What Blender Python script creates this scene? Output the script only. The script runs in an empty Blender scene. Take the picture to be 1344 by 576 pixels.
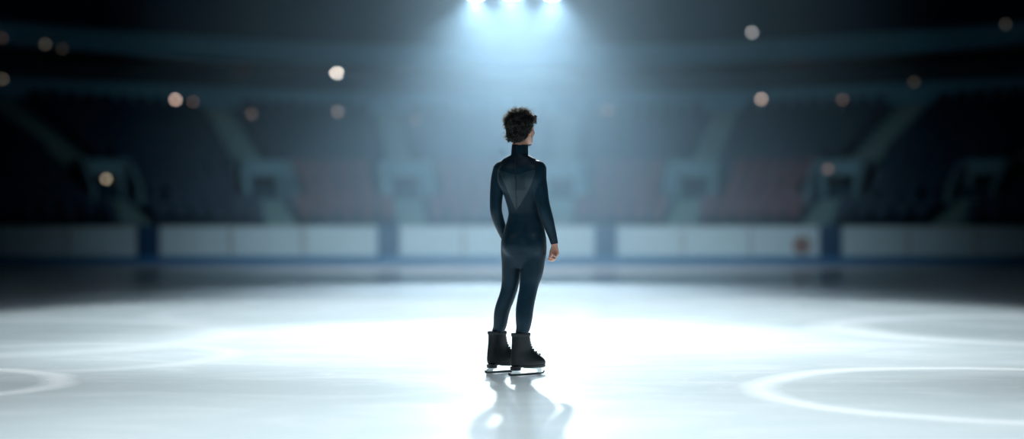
import bpy, bmesh, math, random
import numpy as np
from mathutils import Vector, Matrix

random.seed(7)
RNG = np.random.default_rng(11)
scene = bpy.context.scene
COL = scene.collection
R = math.radians

# ------------------------------------------------------------------ camera constants
F = 50.0 / 36.0 * 1344.0          # focal length in pixels of the 1344 wide frame
CAMZ = 0.99
HOR = 305.0


def W(px, py, Y):
    """A point of the photograph at depth Y, in metres."""
    return Vector(((px - 672.0) * Y / F, Y, CAMZ + (HOR - py) * Y / F))


# ------------------------------------------------------------------ object helpers
def link(o, parent=None):
    COL.objects.link(o)
    if parent is not None:
        o.parent = parent
    return o


def tag(o, label=None, cat=None, group=None, kind=None):
    if label: o['label'] = label
    if cat: o['category'] = cat
    if group: o['group'] = group
    if kind: o['kind'] = kind
    return o


def empty(name, loc=(0, 0, 0), rz=0.0):
    o = bpy.data.objects.new(name, None)
    o.empty_display_size = 0.1
    o.location = loc
    o.rotation_euler = (0, 0, rz)
    return link(o)


def mesh_obj(name, bm, mat, parent=None, smooth=False):
    me = bpy.data.meshes.new(name)
    bm.normal_update()
    bm.to_mesh(me)
    bm.free()
    if smooth:
        me.polygons.foreach_set('use_smooth', [True] * len(me.polygons))
    if mat: me.materials.append(mat)
    o = bpy.data.objects.new(name, me)
    return link(o, parent)


def data_obj(name, verts, faces, mat, parent=None, smooth=False):
    me = bpy.data.meshes.new(name)
    me.from_pydata([tuple(v) for v in verts], [], [tuple(f) for f in faces])
    me.update()
    if smooth:
        me.polygons.foreach_set('use_smooth', [True] * len(me.polygons))
    if mat: me.materials.append(mat)
    o = bpy.data.objects.new(name, me)
    return link(o, parent)


def box(bm, c, s, rot=None, bevel=0.0):
    r = bmesh.ops.create_cube(bm, size=1.0)
    vs = r['verts']
    m = Matrix.Translation(Vector(c)) @ (rot.to_4x4() if rot else Matrix.Identity(4)) @ Matrix.Diagonal((s[0], s[1], s[2], 1))
    bmesh.ops.transform(bm, matrix=m, verts=vs)
    if bevel > 0:
        es = list({e for v in vs for e in v.link_edges})
        bmesh.ops.bevel(bm, geom=es, offset=bevel, segments=2, profile=0.5, affect='EDGES')


def tube(bm, pts, radii, seg=10, cap=True):
    """A swept round tube with a radius per point."""
    pts = [Vector(p) for p in pts]
    if not hasattr(radii, '__len__'):
        radii = [radii] * len(pts)
    rings = []
    up = Vector((0.13, 0.21, 0.97))
    for i, p in enumerate(pts):
        d = (pts[min(i + 1, len(pts) - 1)] - pts[max(i - 1, 0)]).normalized()
        a = d.cross(up)
        if a.length < 1e-3: a = d.cross(Vector((1, 0, 0)))
        a.normalize(); b = d.cross(a)
        rings.append([bm.verts.new(p + (a * math.cos(t) + b * math.sin(t)) * radii[i])
                      for t in [2 * math.pi * k / seg for k in range(seg)]])
    for r0, r1 in zip(rings, rings[1:]):
        for k in range(seg):
            bm.faces.new((r0[k], r0[(k + 1) % seg], r1[(k + 1) % seg], r1[k]))
    if cap:
        bm.faces.new(list(reversed(rings[0]))); bm.faces.new(rings[-1])


def lathe(bm, prof, seg=32, m=None):
    """Revolve (radius, z) pairs about Z, then move by m."""
    m = m or Matrix.Identity(4)
    rings = []
    for r, z in prof:
        if r < 1e-5:
            rings.append([bm.verts.new(m @ Vector((0, 0, z)))])
        else:
            rings.append([bm.verts.new(m @ Vector((r * math.cos(2 * math.pi * k / seg), r * math.sin(2 * math.pi * k / seg), z))) for k in range(seg)])
    for a, b in zip(rings, rings[1:]):
        for k in range(seg):
            k2 = (k + 1) % seg
            if len(a) == 1 and len(b) == 1: continue
            if len(a) == 1: bm.faces.new((a[0], b[k], b[k2]))
            elif len(b) == 1: bm.faces.new((a[k], b[0], a[k2]))
            else: bm.faces.new((a[k], b[k], b[k2], a[k2]))


def prism(bm, poly, thick, m):
    """Extrude a 2D polygon (u, v) by +-thick/2 along the third axis; m maps (u, w, v)."""
    f = [bm.verts.new(m @ Vector((u, -thick / 2, v))) for u, v in poly]
    b = [bm.verts.new(m @ Vector((u, thick / 2, v))) for u, v in poly]
    n = len(poly)
    bm.faces.new(f); bm.faces.new(list(reversed(b)))
    for i in range(n):
        bm.faces.new((f[(i + 1) % n], f[i], b[i], b[(i + 1) % n]))


# ------------------------------------------------------------------ materials
def new_mat(name):
    m = bpy.data.materials.new(name)
    m.use_nodes = True
    nt = m.node_tree
    nt.nodes.clear()
    return m, nt


def N(nt, typ, **kw):
    n = nt.nodes.new(typ)
    for k, v in kw.items():
        if k in n.inputs: n.inputs[k].default_value = v
        else: setattr(n, k, v)
    return n


def principled(name, color, rough=0.5, metal=0.0, vary=0.12, scale=6.0, spec=0.5, bump=0.0, bscale=60.0, sheen=0.0, **extra):
    """Principled surface whose colour varies a little with a noise."""
    m, nt = new_mat(name)
    out = N(nt, 'ShaderNodeOutputMaterial')
    p = N(nt, 'ShaderNodeBsdfPrincipled')
    p.inputs['Roughness'].default_value = rough
    p.inputs['Metallic'].default_value = metal
    p.inputs['Specular IOR Level'].default_value = spec
    if sheen:
        p.inputs['Sheen Weight'].default_value = sheen
        p.inputs['Sheen Roughness'].default_value = 0.4
    for k, v in extra.items():
        p.inputs[k].default_value = v
    tc = N(nt, 'ShaderNodeTexCoord')
    no = N(nt, 'ShaderNodeTexNoise', Scale=scale, Detail=4.0)
    nt.links.new(tc.outputs['Object'], no.inputs['Vector'])
    cr = N(nt, 'ShaderNodeValToRGB')
    cr.color_ramp.elements[0].position = 0.3
    cr.color_ramp.elements[1].position = 0.7
    cr.color_ramp.elements[0].color = (*[c * (1 - vary) for c in color], 1)
    cr.color_ramp.elements[1].color = (*[min(1, c * (1 + vary)) for c in color], 1)
    nt.links.new(no.outputs['Fac'], cr.inputs['Fac'])
    nt.links.new(cr.outputs['Color'], p.inputs['Base Color'])
    if bump:
        n2 = N(nt, 'ShaderNodeTexNoise', Scale=bscale, Detail=3.0)
        nt.links.new(tc.outputs['Object'], n2.inputs['Vector'])
        b = N(nt, 'ShaderNodeBump', Strength=bump, Distance=0.01)
        nt.links.new(n2.outputs['Fac'], b.inputs['Height'])
        nt.links.new(b.outputs['Normal'], p.inputs['Normal'])
    nt.links.new(p.outputs['BSDF'], out.inputs['Surface'])
    return m


def emitter(name, color, strength):
    m, nt = new_mat(name)
    out = N(nt, 'ShaderNodeOutputMaterial')
    e = N(nt, 'ShaderNodeEmission', Strength=strength)
    e.inputs['Color'].default_value = (*color, 1)
    nt.links.new(e.outputs['Emission'], out.inputs['Surface'])
    return m


def math_node(nt, op, a, b=None, clamp=False):
    n = nt.nodes.new('ShaderNodeMath')
    n.operation = op
    n.use_clamp = clamp
    for i, v in enumerate((a, b)):
        if v is None: continue
        if isinstance(v, (int, float)): n.inputs[i].default_value = v
        else: nt.links.new(v, n.inputs[i])
    return n.outputs[0]


def ice_material():
    m, nt = new_mat('ice')
    out = N(nt, 'ShaderNodeOutputMaterial')
    p = N(nt, 'ShaderNodeBsdfPrincipled')
    p.inputs['IOR'].default_value = 1.31
    p.inputs['Specular IOR Level'].default_value = 0.13
    tc = N(nt, 'ShaderNodeTexCoord')
    P = tc.outputs['Object']
    warp = N(nt, 'ShaderNodeTexNoise', Scale=0.9, Detail=3.0)
    nt.links.new(P, warp.inputs['Vector'])
    w = math_node(nt, 'MULTIPLY', math_node(nt, 'SUBTRACT', warp.outputs['Fac'], 0.5), 0.25)
    sep = N(nt, 'ShaderNodeSeparateXYZ')
    nt.links.new(P, sep.inputs[0])
    # worn snow rings left by skates: centre x, centre y, radius, half width, strength
    rings = [(-3.98, 9.28, 0.99, 0.15, 1.0), (3.12, 8.86, 1.54, 0.16, 0.9), (5.6, 14.6, 2.2, 0.40, 0.6),
             (-5.2, 13.6, 2.4, 0.40, 0.4), (-1.7, 17.6, 2.6, 0.30, 0.3), (-3.6, 11.4, 1.3, 0.20, 0.4)]
    tot = None
    for cx, cy, rr, hw, s in rings:
        dx = math_node(nt, 'SUBTRACT', sep.outputs['X'], cx)
        dy = math_node(nt, 'SUBTRACT', sep.outputs['Y'], cy)
        d = math_node(nt, 'SQRT', math_node(nt, 'ADD', math_node(nt, 'MULTIPLY', dx, dx), math_node(nt, 'MULTIPLY', dy, dy)))
        d = math_node(nt, 'ADD', d, w)
        e = math_node(nt, 'ABSOLUTE', math_node(nt, 'SUBTRACT', d, rr))
        v = math_node(nt, 'SUBTRACT', 1.0, math_node(nt, 'DIVIDE', e, hw), clamp=True)
        v = math_node(nt, 'MULTIPLY', math_node(nt, 'POWER', v, 0.7), s)
        tot = v if tot is None else math_node(nt, 'MAXIMUM', tot, v)
    # streaks of snow, fine scratches and broad patches
    mp = N(nt, 'ShaderNodeMapping')
    mp.inputs['Scale'].default_value = (0.55, 1.5, 1)
    mp.inputs['Rotation'].default_value = (0, 0, 0.15)
    nt.links.new(P, mp.inputs['Vector'])
    st = N(nt, 'ShaderNodeTexNoise', Scale=1.4, Detail=6.0, Roughness=0.6, Distortion=1.2)
    nt.links.new(mp.outputs[0], st.inputs['Vector'])
    stv = N(nt, 'ShaderNodeMapRange')
    stv.inputs['From Min'].default_value = 0.46; stv.inputs['From Max'].default_value = 0.68
    nt.links.new(st.outputs['Fac'], stv.inputs['Value'])
    big = N(nt, 'ShaderNodeTexNoise', Scale=0.35, Detail=2.0)
    nt.links.new(P, big.inputs['Vector'])
    vor = N(nt, 'ShaderNodeTexVoronoi', Scale=5.0)
    vor.feature = 'DISTANCE_TO_EDGE'
    nt.links.new(warp.outputs['Color'], vor.inputs['Vector'])
    sc = math_node(nt, 'SUBTRACT', 1.0, math_node(nt, 'MULTIPLY', vor.outputs['Distance'], 30.0), clamp=True)
    snow = math_node(nt, 'MAXIMUM', math_node(nt, 'MULTIPLY', tot, 0.95), math_node(nt, 'MULTIPLY', stv.outputs[0], 0.28))
    snow = math_node(nt, 'ADD', snow, math_node(nt, 'MULTIPLY', sc, 0.10))
    snow = math_node(nt, 'ADD', snow, math_node(nt, 'MULTIPLY', math_node(nt, 'SUBTRACT', big.outputs['Fac'], 0.45), 0.5), clamp=True)
    mix = N(nt, 'ShaderNodeMix', data_type='RGBA')
    mix.inputs['A'].default_value = (0.70, 0.785, 0.815, 1)
    mix.inputs['B'].default_value = (0.90, 0.935, 0.945, 1)
    nt.links.new(snow, mix.inputs['Factor'])
    nt.links.new(mix.outputs['Result'], p.inputs['Base Color'])
    ro = N(nt, 'ShaderNodeMapRange')
    ro.inputs['To Min'].default_value = 0.18; ro.inputs['To Max'].default_value = 0.32
    nt.links.new(snow, ro.inputs['Value'])
    nt.links.new(ro.outputs[0], p.inputs['Roughness'])
    fn = N(nt, 'ShaderNodeTexNoise', Scale=14.0, Detail=5.0)
    nt.links.new(P, fn.inputs['Vector'])
    b = N(nt, 'ShaderNodeBump', Strength=0.06, Distance=0.01)
    nt.links.new(fn.outputs['Fac'], b.inputs['Height'])
    nt.links.new(b.outputs['Normal'], p.inputs['Normal'])
    nt.links.new(p.outputs['BSDF'], out.inputs['Surface'])
    return m


M = {}
M['ice'] = ice_material()
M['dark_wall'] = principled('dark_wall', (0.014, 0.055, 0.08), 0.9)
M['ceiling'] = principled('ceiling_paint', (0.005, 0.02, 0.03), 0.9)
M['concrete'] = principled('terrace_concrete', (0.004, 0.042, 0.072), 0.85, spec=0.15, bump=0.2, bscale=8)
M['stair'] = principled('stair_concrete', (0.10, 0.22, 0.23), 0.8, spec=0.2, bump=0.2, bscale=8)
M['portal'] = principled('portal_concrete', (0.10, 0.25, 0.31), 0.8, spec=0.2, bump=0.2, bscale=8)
M['recess'] = principled('recess_shade_panel', (0.012, 0.03, 0.045), 0.9)  # shade inside the entrance put into the panel colour
M['fascia'] = principled('fascia_panel', (0.07, 0.25, 0.36), 0.7, spec=0.2)
M['seat_blue'] = principled('seat_blue', (0.002, 0.030, 0.066), 0.6, spec=0.15)
M['seat_red'] = principled('seat_red', (0.085, 0.048, 0.07), 0.6, spec=0.15)
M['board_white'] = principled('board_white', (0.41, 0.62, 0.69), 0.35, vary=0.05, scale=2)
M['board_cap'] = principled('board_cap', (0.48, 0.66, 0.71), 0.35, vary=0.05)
M['kick_blue'] = principled('kick_blue', (0.02, 0.15, 0.33), 0.35, vary=0.1)
M['post_blue'] = principled('post_blue', (0.006, 0.05, 0.13), 0.4)
M['seam_grey'] = principled('seam_grey', (0.25, 0.31, 0.33), 0.5)
M['sticker'] = principled('sticker_brown', (0.20, 0.14, 0.12), 0.6)
M['black_metal'] = principled('black_metal', (0.015, 0.017, 0.02), 0.45, metal=0.6)
M['truss'] = principled('truss_alloy', (0.35, 0.37, 0.39), 0.4, metal=0.9)
M['suit'] = principled('suit_fabric', (0.003, 0.022, 0.039), 0.50, vary=0.25, scale=9, spec=0.2, bump=0.10, bscale=260, sheen=0.10)
M['mesh_panel'] = principled('back_panel_fabric', (0.012, 0.036, 0.050), 0.42, vary=0.15, scale=20, spec=0.5, bump=0.15, bscale=420, sheen=0.2)
M['zip'] = principled('zip_tape', (0.006, 0.011, 0.016), 0.5)
M['skin'] = principled('skin', (0.62, 0.34, 0.25), 0.45, vary=0.06, scale=30, **{'Subsurface Weight': 0.25, 'Subsurface Scale': 0.02})
M['lips'] = principled('lips', (0.45, 0.16, 0.14), 0.4)
M['eye'] = principled('eye_white', (0.75, 0.72, 0.68), 0.15)
M['iris'] = principled('iris', (0.06, 0.04, 0.03), 0.1)
M['boot'] = principled('boot_leather', (0.007, 0.011, 0.014), 0.40, spec=0.3, vary=0.3, scale=25, bump=0.1, bscale=120)
M['sole'] = principled('boot_sole', (0.008, 0.011, 0.013), 0.5)
M['lace'] = principled('boot_lace', (0.02, 0.025, 0.03), 0.7)
M['steel'] = principled('blade_steel', (0.72, 0.76, 0.76), 0.18, metal=1.0, vary=0.05)
M['edge_steel'] = principled('runner_steel', (0.05, 0.07, 0.075), 0.3, metal=0.9, vary=0.1)


def hair_material():
    m, nt = new_mat('hair')
    out = N(nt, 'ShaderNodeOutputMaterial')
    p = N(nt, 'ShaderNodeBsdfPrincipled', Roughness=0.7)
    p.inputs['Specular IOR Level'].default_value = 0.15
    tc = N(nt, 'ShaderNodeTexCoord')
    no = N(nt, 'ShaderNodeTexNoise', Scale=60.0, Detail=3.0)
    nt.links.new(tc.outputs['Object'], no.inputs['Vector'])
    cr = N(nt, 'ShaderNodeValToRGB')
    cr.color_ramp.elements[0].color = (0.006, 0.010, 0.010, 1)
    cr.color_ramp.elements[1].color = (0.018, 0.020, 0.018, 1)
    nt.links.new(no.outputs['Fac'], cr.inputs['Fac'])
    nt.links.new(cr.outputs['Color'], p.inputs['Base Color'])
    nt.links.new(p.outputs['BSDF'], out.inputs['Surface'])
    return m


def lock_material(name, fac, c0=(0.42, 0.38, 0.34, 1), c1=(0.70, 0.66, 0.60, 1)):  # pale translucent tint on dark hair helps the backlit rim show
    m, nt = new_mat(name)
    out = N(nt, 'ShaderNodeOutputMaterial')
    p = N(nt, 'ShaderNodeBsdfPrincipled', Roughness=0.5)
    p.inputs['Specular IOR Level'].default_value = 0.25
    p.inputs['Base Color'].default_value = (0.012, 0.015, 0.015, 1)
    t = N(nt, 'ShaderNodeBsdfTranslucent')
    tc = N(nt, 'ShaderNodeTexCoord')
    no = N(nt, 'ShaderNodeTexNoise', Scale=80.0)
    nt.links.new(tc.outputs['Object'], no.inputs['Vector'])
    cr = N(nt, 'ShaderNodeValToRGB')
    cr.color_ramp.elements[0].color = c0
    cr.color_ramp.elements[1].color = c1
    nt.links.new(no.outputs['Fac'], cr.inputs['Fac'])
    nt.links.new(cr.outputs['Color'], t.inputs['Color'])
    mx = N(nt, 'ShaderNodeMixShader', Fac=fac)
    nt.links.new(p.outputs['BSDF'], mx.inputs[1])
    nt.links.new(t.outputs['BSDF'], mx.inputs[2])
    nt.links.new(mx.outputs[0], out.inputs['Surface'])
    return m


M['hair'] = hair_material()
M['lock'] = lock_material('hair_locks', 0.36)
M['rim_strand'] = lock_material('hair_rim_strands', 0.65, (0.55, 0.50, 0.45, 1), (0.85, 0.80, 0.74, 1))  # near-white tint puts the bright hair rim into the colour

# ================================================================== THE SETTING
def slab(name, c, s, mat):
    bm = bmesh.new()
    box(bm, c, s)
    o = mesh_obj(name, bm, mat)
    return tag(o, kind='structure')


ice = slab('floor_ice', (0, 19, -0.05), (44, 48.2, 0.1), M['ice'])
slab('floor_concrete', (0, 32, -0.20), (84, 90, 0.16), M['concrete'])
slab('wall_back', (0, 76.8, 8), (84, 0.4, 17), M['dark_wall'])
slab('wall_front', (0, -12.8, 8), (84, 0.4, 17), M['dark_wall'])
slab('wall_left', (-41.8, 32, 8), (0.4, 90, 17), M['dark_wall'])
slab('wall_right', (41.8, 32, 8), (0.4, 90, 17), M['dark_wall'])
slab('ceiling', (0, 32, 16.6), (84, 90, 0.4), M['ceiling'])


# stands: s runs along the boards, t runs back from them
def curv(t):
    k = min(max(t / 15.0, 0), 1.8)
    return (1 - min(k, 1)) / 400 + min(k, 1) / 52


def S(s, t, z):
    X = s * (1 + 0.044 * t)
    Xc = max(-26.0, min(26.0, X))
    return Vector((X, 45.0 + t - curv(t) * Xc * Xc, z))


def tier_z(t):
    return 1.10 + 0.32 * t


SS = [-19 + 0.5 * i for i in range(77)]


def strip(name, prof, mat, ss=SS):
    """Sweep a (t, z) profile along the stand."""
    vs, fs = [], []
    n = len(prof)
    for s in ss:
        for t, z in prof:
            vs.append(S(s, t, z))
    for i in range(len(ss) - 1):
        for j in range(n - 1):
            a = i * n + j
            fs.append((a, a + n, a + n + 1, a + 1))
    o = data_obj(name, vs, fs, mat)
    return tag(o, kind='structure')


TREAD = 0.86
NROW = 18
prof = [(0, 0.0), (0, tier_z(0))]
for i in range(NROW):
    t0, t1 = i * TREAD, (i + 1) * TREAD
    prof += [(t1, tier_z(t0)), (t1, tier_z(t1))]
TTOP = NROW * TREAD
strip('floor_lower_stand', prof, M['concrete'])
ZTOP = tier_z(TTOP)
# balcony band, concourse behind it, upper band, upper stand
strip('trim_1', [(TTOP, ZTOP), (TTOP + 0.02, ZTOP), (TTOP + 0.02, ZTOP + 0.82), (TTOP + 0.25, ZTOP + 0.82), (TTOP + 0.25, ZTOP + 0.1)], M['fascia'])
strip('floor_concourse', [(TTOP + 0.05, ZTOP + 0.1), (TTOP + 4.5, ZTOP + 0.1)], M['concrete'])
strip('wall_concourse', [(TTOP + 4.5, ZTOP), (TTOP + 4.5, ZTOP + 2.4)], M['dark_wall'])
ZUP = ZTOP + 2.05
strip('ceiling_concourse', [(TTOP + 4.6, ZUP), (TTOP + 0.7, ZUP)], M['ceiling'])
strip('trim_2', [(TTOP + 0.7, ZUP), (TTOP + 0.7, ZUP + 0.88), (TTOP + 0.95, ZUP + 0.88), (TTOP + 0.95, ZUP + 0.2)], M['fascia'])
prof = [(TTOP + 0.9, ZUP + 0.2)]
UROW = 9
for i in range(UROW):
    t1 = TTOP + 0.9 + (i + 1) * TREAD
    prof += [(t1, ZUP + 0.2 + i * 0.45), (t1, ZUP + 0.2 + (i + 1) * 0.45)]
prof += [(TTOP + 12.0, ZUP + 0.2 + UROW * 0.45), (TTOP + 12.0, 16.4)]
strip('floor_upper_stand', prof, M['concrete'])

# ------------------------------------------------------------------ stairways and entrances in the stand
STAIRS = [-11.6, -7.16, -3.10, 1.42, 5.30, 9.45, 13.4]
TP = 3.44          # where the entrance stands on the slope


def stair_flight(bm, s, ta, tb, width):
    n = int(round((tb - ta) / (TREAD / 2)))
    for i in range(n):
        t0 = ta + i * TREAD / 2
        t1 = t0 + TREAD / 2
        zt = tier_z(math.floor((t0 + 1e-4) / TREAD) * TREAD) + (0.17 if i % 2 == 1 else 0.03)
        zb = zt - 0.25
        h = width / 2
        x0, x1 = s - h / (1 + .044 * t0), s + h / (1 + .044 * t0)
        v = [bm.verts.new(S(a, b, c)) for c in (zb, zt) for (a, b) in ((x0, t0), (x1, t0), (x1, t1), (x0, t1))]
        for f in ((3, 2, 1, 0), (4, 5, 6, 7), (0, 1, 5, 4), (1, 2, 6, 5), (2, 3, 7, 6), (3, 0, 4, 7)):
            bm.faces.new([v[k] for k in f])


for i, s in enumerate(STAIRS):
    st = empty('stairway', S(s, 0, tier_z(0)))
    inv = Matrix.Translation(-st.location)
    tag(st, 'pale concrete stairway through the seats, ' + ['rising behind the left blue post', 'between left blue post and red seats',
        'just left of the skater, below an entrance', 'directly behind the skater', 'right of the skater beside the red seats', 'just left of the right blue post',
        'in the dark far right of the stand'][i], 'stairs', 'stairways in the lower stand')
    for (ta, tb, w) in ((0, TP, 0.95), (TP + 3.5 * TREAD, TTOP, 0.95)):
        bm = bmesh.new()
        stair_flight(bm, s, ta, tb, w)
        bmesh.ops.transform(bm, matrix=inv, verts=bm.verts)
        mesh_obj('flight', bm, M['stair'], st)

for i, s in enumerate(STAIRS):
    base = S(s, TP, tier_z(TP))
    d = (S(s, TP + 1, 0) - S(s, TP, 0)); ang = math.atan2(-d.x, d.y)
    base = S(s, TP + 0.28, tier_z(TP))
    p = empty('entrance_portal', base, ang)
    tag(p, 'concrete entrance opening in the lower stand, ' + ['with a small amber lamp at its mouth', 'left of the dull red seats', 'just left of the skater',
        'mostly hidden behind the skater', 'between the red seats right of the skater', 'with a dim reddish lamp beside it',
        'in the dark far right of the stand'][i], 'entrance', 'entrances in the lower stand')
    for sx in (-1, 1):
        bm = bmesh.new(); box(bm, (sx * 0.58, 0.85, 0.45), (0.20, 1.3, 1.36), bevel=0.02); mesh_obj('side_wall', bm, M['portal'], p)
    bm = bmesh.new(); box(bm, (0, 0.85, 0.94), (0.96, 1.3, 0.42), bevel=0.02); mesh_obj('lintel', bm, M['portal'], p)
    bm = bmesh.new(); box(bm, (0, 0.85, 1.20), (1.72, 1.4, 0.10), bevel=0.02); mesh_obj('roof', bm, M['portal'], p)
    bm = bmesh.new(); box(bm, (0, 1.4, 0.33), (0.96, 0.1, 0.84)); mesh_obj('recess_shade_panel', bm, M['recess'], p)  # dark panel closing the opening, standing in for its inner shade
    for sx in (-1, 1):
        bm = bmesh.new()
        m = Matrix.Translation((sx * 0.80, 0, 0)) @ Matrix.Rotation(R(90), 4, 'Z')
        prism(bm, [(-0.9, -0.45), (1.5, -0.2), (1.5, 1.1), (0.0, 1.1), (-0.9, 0.25)], 0.16, m)
        bmesh.ops.recalc_face_normals(bm, faces=bm.faces)
        mesh_obj('wing_wall', bm, M['portal'], p)

# ------------------------------------------------------------------ seats (blurred rows nobody could count)
def seat_boxes(vs, fs, p, ang):
    ca, sa = math.cos(ang), math.sin(ang)

    def bx(c, h, tilt):
        b = len(vs)
        ct, st_ = math.cos(tilt), math.sin(tilt)
        for dz in (-1, 1):
            for dx, dy in ((-1, -1), (1, -1), (1, 1), (-1, 1)):
                x, y, z = dx * h[0], dy * h[1], dz * h[2]
                y, z = y * ct - z * st_, y * st_ + z * ct
                x += c[0]; y += c[1]; z += c[2]
                vs.append((p.x + x * ca - y * sa, p.y + x * sa + y * ca, p.z + z))
        for f in ((3, 2, 1, 0), (4, 5, 6, 7), (0, 1, 5, 4), (1, 2, 6, 5), (2, 3, 7, 6), (3, 0, 4, 7)):
            fs.append(tuple(b + k for k in f))
    bx((0, 0.16, 0.62), (0.21, 0.025, 0.24), -0.2)      # backrest
    bx((0, -0.02, 0.42), (0.20, 0.19, 0.03), 0.1)       # seat pan
    bx((0, 0.10, 0.20), (0.03, 0.03, 0.20), 0.0)        # pedestal


def seat_block(s0, s1, rows, z_of, t_of, mat, label, skip=None):
    vs, fs = [], []
    for r in rows:
        t, z = t_of(r), z_of(r)
        k = 1 + .044 * t
        n = max(1, int((s1 - s0) * k / 0.54))
        for j in range(n):
            s = s0 + (j + 0.5) * (s1 - s0) / n
            p = S(s, t, z)
            if skip and skip(s, t): continue
            q = S(s, t + 1, z)
            seat_boxes(vs, fs, p, math.atan2(-(q.x - p.x), q.y - p.y))
    o = data_obj('arena_seating', vs, fs, mat)
    return tag(o, label, 'seating', 'seating in the stands', 'stuff')


edges = [-16.2] + STAIRS + [16.8]
low_t = lambda r: r * TREAD + 0.52
low_z = lambda r: tier_z(r * TREAD)


def near_portal(s, t):
    return any(abs(s - q) * (1 + .044 * t) < 1.35 and TP - 1.4 < t < TP + 3.1 for q in STAIRS)


for i in range(len(edges) - 1):
    a, b = edges[i] + 0.48, edges[i + 1] - 0.48
    red = i in (2, 3, 4, 5)
    where = ['left of the left blue post', 'between the left blue post and the next stairway', 'between the two stairways left of the skater',
             'straight behind the skater', 'between the skater and the stairway to the right', 'left of the right blue post', 'right of the right blue post',
             'at the far right'][i]
    if red:
        seat_block(a, b, range(0, 7), low_z, low_t, M['seat_red'], 'dull red front rows of the lower stand, ' + where, near_portal)
        seat_block(a, b, range(7, NROW - 1), low_z, low_t, M['seat_blue'], 'dark blue upper rows of the lower stand, ' + where, near_portal)
    else:
        seat_block(a, b, range(0, NROW - 1), low_z, low_t, M['seat_blue'], 'dark blue seat rows of the lower stand, ' + where, near_portal)
seat_block(-16.5, 16.5, range(0, UROW), lambda r: ZUP + 0.2 + r * 0.45, lambda r: TTOP + 0.9 + r * TREAD + 0.5, M['seat_blue'],
           'dark seat rows of the upper stand above the top balcony band')

# ------------------------------------------------------------------ rink boards
BY = 43.0
pm = (43.0) / F                     # metres per pixel at the boards
post_x = [(195 - 672) * pm, (510 - 672) * pm, (795 - 672) * pm, (1090 - 672) * pm]
step = (post_x[-1] - post_x[0]) / 3
post_all = [post_x[0] - step] + post_x + [post_x[-1] + step]
post_label = ['dark blue board post beyond the left edge', 'dark blue board post left, below the amber lamp', 'blue board post just left of the skater', 'blue board post just right of the skater',
              'dark blue board post right, next to the small brown sticker', 'dark blue board post beyond the right edge']
for x, lab in zip(post_all, post_label):
    p = empty('board_post', (x, BY, 0))
    tag(p, lab, 'board post', 'blue posts of the rink boards')
    bm = bmesh.new(); box(bm, (0, 0, 0.585), (0.66, 0.16, 1.13), bevel=0.015); mesh_obj('post_body', bm, M['post_blue'], p)
    bm = bmesh.new(); box(bm, (0, 0, 1.175), (0.70, 0.22, 0.05), bevel=0.012); mesh_obj('cap', bm, M['post_blue'], p)
    bm = bmesh.new(); box(bm, (0, -0.1, 0.15), (0.68, 0.04, 0.26), bevel=0.01); mesh_obj('kick_plate', bm, M['kick_blue'], p)
sec_words = ['left of the left blue post', 'after the left blue post', 'behind the skater', 'before the right blue post', 'right of the right blue post']
ordw = ['first', 'second', 'third']
panel_last = None
bounds = post_all
for k in range(len(bounds) - 1):
    x0, x1 = bounds[k] + 0.345, bounds[k + 1] - 0.345
    wd = (x1 - x0) / 3
    for j in range(3):
        xc = x0 + (j + 0.5) * wd
        p = empty('rink_board', (xc, BY, 0))
        tag(p, 'white rink board, %s from the left %s' % (ordw[j], sec_words[k]), 'rink board', 'white rink board panels')
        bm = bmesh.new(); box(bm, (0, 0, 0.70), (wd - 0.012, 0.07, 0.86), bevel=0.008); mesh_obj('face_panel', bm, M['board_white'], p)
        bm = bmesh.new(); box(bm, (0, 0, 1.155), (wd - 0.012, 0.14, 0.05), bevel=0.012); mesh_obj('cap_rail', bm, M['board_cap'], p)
        bm = bmesh.new(); box(bm, (0, -0.02, 0.14), (wd - 0.012, 0.10, 0.26), bevel=0.008); mesh_obj('kick_plate', bm, M['kick_blue'], p)
        if j < 2:
            bm = bmesh.new(); box(bm, (wd / 2 - 0.05, -0.04, 0.70), (0.08, 0.015, 0.84)); mesh_obj('seam_strip', bm, M['seam_grey'], p)
        if k == 3 and j == 2:
            bm = bmesh.new()
            lathe(bm, [(0, 0.0), (0.28, 0.0), (0.28, 0.012), (0, 0.012)], 24, Matrix.Translation(((1052 - 672) * pm - xc, -0.034, 0.60)) @ Matrix.Rotation(R(90), 4, 'X'))
            o = mesh_obj('sticker', bm, M['sticker'], p); o['label'] = 'small round brown sticker'
        panel_last = p

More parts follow.
